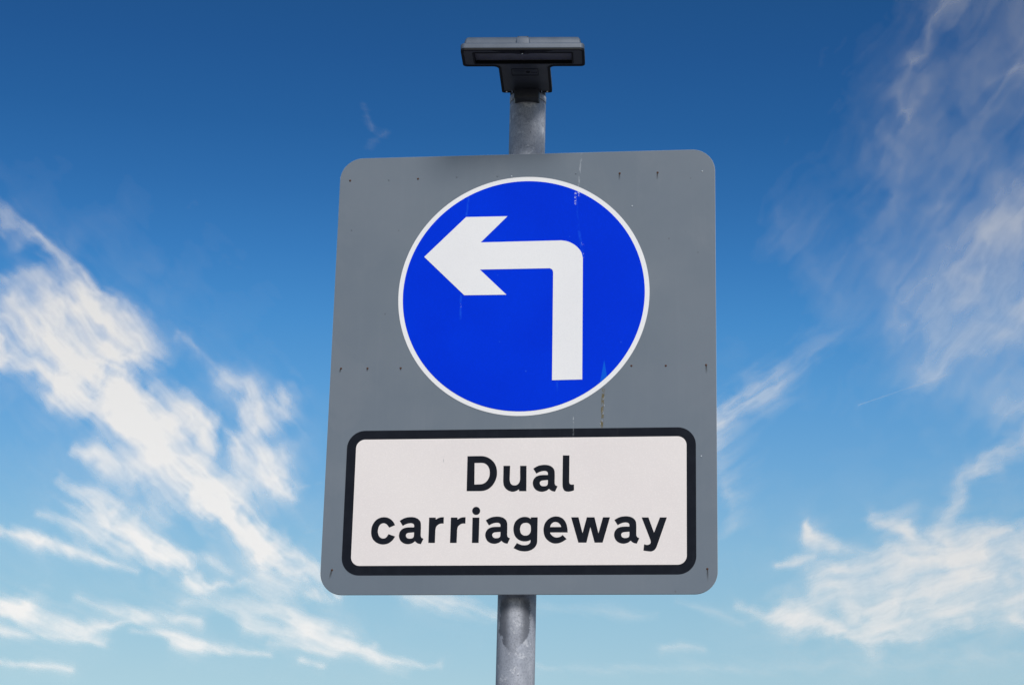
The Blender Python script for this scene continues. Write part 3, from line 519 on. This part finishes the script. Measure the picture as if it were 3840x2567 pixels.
bm = bmesh.new(); loft(bm, [(tshape(6.6), -1.2), (tshape(6.6), .9)], Lp, [win])
lens = link('lens_cover', bm, M['smoke'], lamp)
bm = bmesh.new(); loft(bm, [(offset(win, -.5), -2.0), (offset(win, -.5), 9.0)], Lp, [offset(win, 3.5)])
frame = link('window_frame', bm, M['gasket'], lamp)
bm = bmesh.new(); loft(bm, [(offset(win, 1.0), 6.5), (offset(win, 1.0), 8.0)], Lp); link('glass', bm, M['pane'], lamp)
bm = bmesh.new()                                            # moulded plate and marks on the underside of the neck
mo = round_poly([(-32, 142, 2), (33, 142, 2), (33, 178, 2), (-32, 178, 2)], 3)
loft(bm, [(mo, -2.1), (mo, -1.0)], Lp, [offset(mo, 1.3)])
for k in range(9): loft(bm, [(round_poly([(-26 + k * 3.0, 165, .3), (-24.6 + k * 3.0, 165, .3), (-24.6 + k * 3.0, 167.5, .3), (-26 + k * 3.0, 167.5, .3)], 1), d) for d in (-1.9, -1.0)], Lp)
loft(bm, [(circle(8, 161, 5.0, 20), d) for d in (-2.0, -1.0)], Lp)
for k in range(4): loft(bm, [(round_poly([(16 + k * 3.6, 156, .3), (18.2 + k * 3.6, 156, .3), (18.2 + k * 3.6, 159, .3), (16 + k * 3.6, 159, .3)], 1), d) for d in (-1.9, -1.0)], Lp)
link('moulding', bm, M['gasket'], lamp)
bm = bmesh.new(); loft(bm, [(offset(round_poly([(-31, 26, 2), (31, 26, 2), (31, 66, 3), (-31, 66, 3)], 4), k), z) for k, z in ((2.2, -26.5), (.4, -24.5), (0, -22.5), (0, 2.0))], Lp)
link('bracket', bm, M['smoke'], lamp, 30)
for x, d in ((-50, 50), (50, 50)):
    bm = bmesh.new(); loft(bm, [(circle(x, d, 2.3, 14), -3.2), (circle(x, d, 2.6, 14), -2.2), (circle(x, d, 2.6, 14), .5)], Lp); link('screw', bm, M['steel'], lamp)
for x, d in ((-36.5, 54), (36.5, 54)):
    bm = bmesh.new(); loft(bm, [(round_poly([(x - .8, d - 8, .5), (x + .8, d - 8, .5), (x + .8, d + 6, .5), (x - .8, d + 6, .5)], 2), z) for z in (-4.0, .5)], Lp); link('clip', bm, M['steel'], lamp)
bm = bmesh.new(); loft(bm, [(circle(0, 270, 5.5, 20), -4.6), (circle(0, 270, 6.5, 20), -3.6), (circle(0, 270, 6.5, 20), -1.5)], Lp); scw = link('screw', bm, M['gasket'], lamp)
bm = bmesh.new(); loft(bm, [(circle(-.5, 269, 1.8, 14), -5.8), (circle(-.5, 269, 2.0, 14), -4.2)], Lp); link('screw', bm, M['steel'], lamp)

# ------------------------------------------------------------------ clouds: sheets of ice cloud some kilometres away, lit by the sun
def _h(ix, iy, seed):
    n = (ix.astype(np.int64) * 374761393 + iy.astype(np.int64) * 668265263 + seed * 1442695041) & 0xffffffff
    n = ((n ^ (n >> 13)) * 1274126177) & 0xffffffff
    return ((n ^ (n >> 16)) & 0xffff) / 65535.0
def gnoise(x, y, seed):
    ix = np.floor(x); iy = np.floor(y); fx = x - ix; fy = y - iy
    uu = fx ** 3 * (fx * (fx * 6 - 15) + 10); vv = fy ** 3 * (fy * (fy * 6 - 15) + 10)
    def g(dx, dy):
        a = _h(ix + dx, iy + dy, seed) * 2 * np.pi
        return np.cos(a) * (fx - dx) + np.sin(a) * (fy - dy)
    return ((g(0, 0) * (1 - uu) + g(1, 0) * uu) * (1 - vv) + (g(0, 1) * (1 - uu) + g(1, 1) * uu) * vv) * 1.5
def fbm(x, y, seed, octv=5, gain=.5, lac=2.03):
    s = 0 * x; a = 1.; t = 0.
    for k in range(octv):
        s = s + a * gnoise(x, y, seed + k * 17); t += a; a *= gain
        x, y = (x * .8 - y * .6) * lac + 13.7, (x * .6 + y * .8) * lac + 5.1
    return s / t
def sstep(a, b, x):
    t = np.clip((x - a) / (b - a), 0, 1); return t * t * (3 - 2 * t)
def streak_field(U, V, pts, soft):
    best = np.zeros_like(U)
    for a, b in zip(pts[:-1], pts[1:]):
        dx, dy = b[0] - a[0], b[1] - a[1]; q = dx * dx + dy * dy + 1e-9
        t = np.clip(((U - a[0]) * dx + (V - a[1]) * dy) / q, 0, 1)
        d = np.hypot(U - a[0] - t * dx, V - a[1] - t * dy)
        best = np.maximum(best, (a[3] + (b[3] - a[3]) * t) * np.exp(-(d / (a[2] + (b[2] - a[2]) * t)) ** soft))
    return best
def cloud_density(U, V, st, seed, ang, warp=.35, stretch=3., freq=.9, contrast=1., soft=2.4, gain=1., halo=.16):
    c, s = math.cos(math.radians(ang)), math.sin(math.radians(ang))
    A = (U * c + V * s) * freq / stretch; B = (-U * s + V * c) * freq
    wu = fbm(U * .55, V * .55, seed + 1, 4) * warp * 1.6 + fbm(A * 2.2, B * 2.2, seed + 5, 6, .5) * warp * .62
    wv = fbm(U * .55, V * .55, seed + 2, 4) * warp * 1.6 + fbm(A * 2.2, B * 2.2, seed + 6, 6, .5) * warp * .62
    D = np.zeros_like(U)
    for p in st:
        k = min(1., max(.14, 1.5 * max(q[2] for q in p)))        # thin streaks stay straighter
        e = streak_field(U + wu * k, V + wv * k, p, soft)
        D = D + e - D * e * np.minimum(1, .55 + D)
    n = fbm(A * 1.6 + wu * .7, B * 2.6 + wv * .7, seed + 9, 7, .56)
    n2 = fbm(U * .8 + wu * .6, V * .8 + wv * .6, seed + 11, 4, .45)
    rg = .45 - 2.2 * np.abs(fbm(A * 1.9 + wu * 1.1, B * 3.2 + wv * 1.1, seed + 15, 5, .5))     # fine filaments
    m = .5 + contrast * (.8 * n + .6 * n2 + .3 * rg)
    a = D * (.45 + .6 * np.clip(m * 1.2, 0, 1.6)) - .16 * (1 - np.clip(m * 1.5, 0, 1)) * (1 - D)
    H = np.zeros_like(U)                                             # thin haze of ice around the denser streaks
    for p in st:
        H = np.maximum(H, streak_field(U + wu * .5, V + wv * .5, [(q[0], q[1], q[2] * 2.1 + .12, q[3]) for q in p], 1.3))
    a = np.clip(a, 0, 1) + halo * H * np.clip(.6 + 1.3 * n2 + .7 * n, 0, 1.5)
    a = np.clip(a, 0, 1)
    return np.clip((sstep(0, 1., a * 1.02) * .6 + a * .4) * gain, 0, .97)

m = Mat('ice cloud'); m.t.nodes.remove(m.b)
at = m.n('ShaderNodeAttribute', attribute_name='cover')
tr = m.n('ShaderNodeBsdfTransparent'); df = m.n('ShaderNodeBsdfDiffuse', {'Color': (1.0, .99, .97, 1)}); tl = m.n('ShaderNodeBsdfTranslucent', {'Color': (1.0, 1.0, 1.0, 1)})
mx0 = m.n('ShaderNodeMixShader', {0: .08}); m.t.links.new(df.outputs[0], mx0.inputs[1]); m.t.links.new(tl.outputs[0], mx0.inputs[2])
mx = m.n('ShaderNodeMixShader'); m.t.links.new(at.outputs['Fac'], mx.inputs[0]); m.t.links.new(tr.outputs[0], mx.inputs[1]); m.t.links.new(mx0.outputs[0], mx.inputs[2])
m.t.links.new(mx.outputs[0], m.out.inputs['Surface']); M['cloud'] = m.m

def make_cloud(name, R, spec, step=.03):
    st = spec['st']; kw = {a: b for a, b in spec.items() if a != 'st'}
    pu = [q[0] for p in st for q in p]; pv = [q[1] for p in st for q in p]; g = 1.6 + 2 * max(q[2] for p in st for q in p)
    u = np.arange(min(pu) - g, max(pu) + g, step); v = np.arange(max(1.5, min(pv) - g), max(pv) + g, step)
    U, V = np.meshgrid(u, v)
    A = cloud_density(U, V, st, **kw)
    keep = A > .008
    q = keep[:-1, :-1] | keep[1:, :-1] | keep[:-1, 1:] | keep[1:, 1:]
    idx = -np.ones(A.shape, np.int64); used = np.zeros(A.shape, bool)
    for a, b in ((0, 0), (1, 0), (0, 1), (1, 1)): used[a:a + q.shape[0], b:b + q.shape[1]] |= q
    idx[used] = np.arange(used.sum())
    az, el = np.radians(U[used]), np.radians(V[used])
    r = np.full(int(used.sum()), R)
    co = np.stack([r * np.sin(az) * np.cos(el), r * np.cos(az) * np.cos(el), r * np.sin(el)], -1) + np.array([.598, -4.859, 1.598])
    f = np.stack([idx[:-1, :-1][q], idx[:-1, 1:][q], idx[1:, 1:][q], idx[1:, :-1][q]], -1)
    me = bpy.data.meshes.new(name)
    me.vertices.add(len(co)); me.vertices.foreach_set('co', co.ravel())
    me.loops.add(f.size); me.loops.foreach_set('vertex_index', f.ravel().astype(np.int32))
    me.polygons.add(len(f)); me.polygons.foreach_set('loop_start', np.arange(0, f.size, 4, dtype=np.int32))
    at = me.attributes.new('cover', 'FLOAT', 'POINT'); at.data.foreach_set('value', A[used].astype(np.float32))
    me.update(); me.validate()
    me.polygons.foreach_set('use_smooth', [True] * len(f))
    me.materials.append(M['cloud'])
    o = bpy.data.objects.new(name, me); COL.objects.link(o)
    return o

CLOUD_LABELS = {
 'band': 'long bright white cloud band slanting from the left edge down to the sign plate',
 'fork': 'ragged forked cloud between the long slanting band and the sign',
 'low1': 'white double streak of cloud just below the long slanting band',
 'tuft': 'small faint brush of cloud touching the right edge of the sign plate',
 'bank': 'broad pale cloud bank at the lower right of the sky',
 'veil': 'thin high veil of cloud covering the upper right of the sky',
}
R = 4000.0                      # the lowest clouds are the nearest, so none stands in another's shadow
for key in ('low2', 'faint', 'low1', 'bank', 'tuft', 'band', 'fork', 'veil'):
    spec = CLOUDS[key]
    if key in CLOUD_LABELS:
        o = make_cloud('cloud', R, spec); o['label'] = CLOUD_LABELS[key]; o['category'] = 'cloud'
    else:
        o = make_cloud('cloud_wisps', R, spec); o['kind'] = 'stuff'
    R += 90.0
# more of the same sky to either side of the view
SIDE = dict(seed=140, ang=12, warp=.6, stretch=3.2, freq=.7, contrast=.7, soft=1.7, st=[
 [(12.5, 12.5, .9, .45), (17, 13.4, 1.1, .6), (22, 12.6, .8, .5), (28, 12.0, .4, .3)], [(13, 20, 1.2, .3), (18, 22.5, 1.5, .32), (25, 23, 1.2, .2)],
 [(15, 9.8, .3, .4), (21, 10.2, .3, .4), (30, 9.6, .2, .3)], [(24, 16, .7, .4), (31, 17.5, .9, .45), (38, 17, .5, .3)]])
o = make_cloud('cloud_wisps', R + 90, SIDE, .07); o['kind'] = 'stuff'
SIDE = dict(seed=170, ang=-24, warp=.6, stretch=3.2, freq=.7, contrast=.7, soft=1.7, st=[
 [(-48, 26, .9, .3), (-40, 23.5, 1.2, .5), (-33, 20.5, 1.2, .55), (-28.5, 18.5, .8, .4)], [(-44, 14, .5, .4), (-36, 12.8, .6, .5), (-29, 11.4, .4, .4)],
 [(-40, 10, .2, .35), (-30, 9.6, .25, .4)], [(-50, 18, .8, .3), (-42, 17, .8, .4)]])
o = make_cloud('cloud_wisps', R + 180, SIDE, .07); o['kind'] = 'stuff'
trail = make_cloud('vapour_trail', 4900.0, dict(seed=7, ang=16, warp=.01, stretch=8., contrast=.3, soft=2., st=[[(2.13, 16.48, .012, .42), (3.4, 16.86, .014, .3), (4.7, 17.24, .02, .12)]]), .012)
trail['label'] = 'thin straight vapour trail in the blue sky right of the sign'; trail['category'] = 'vapour trail'
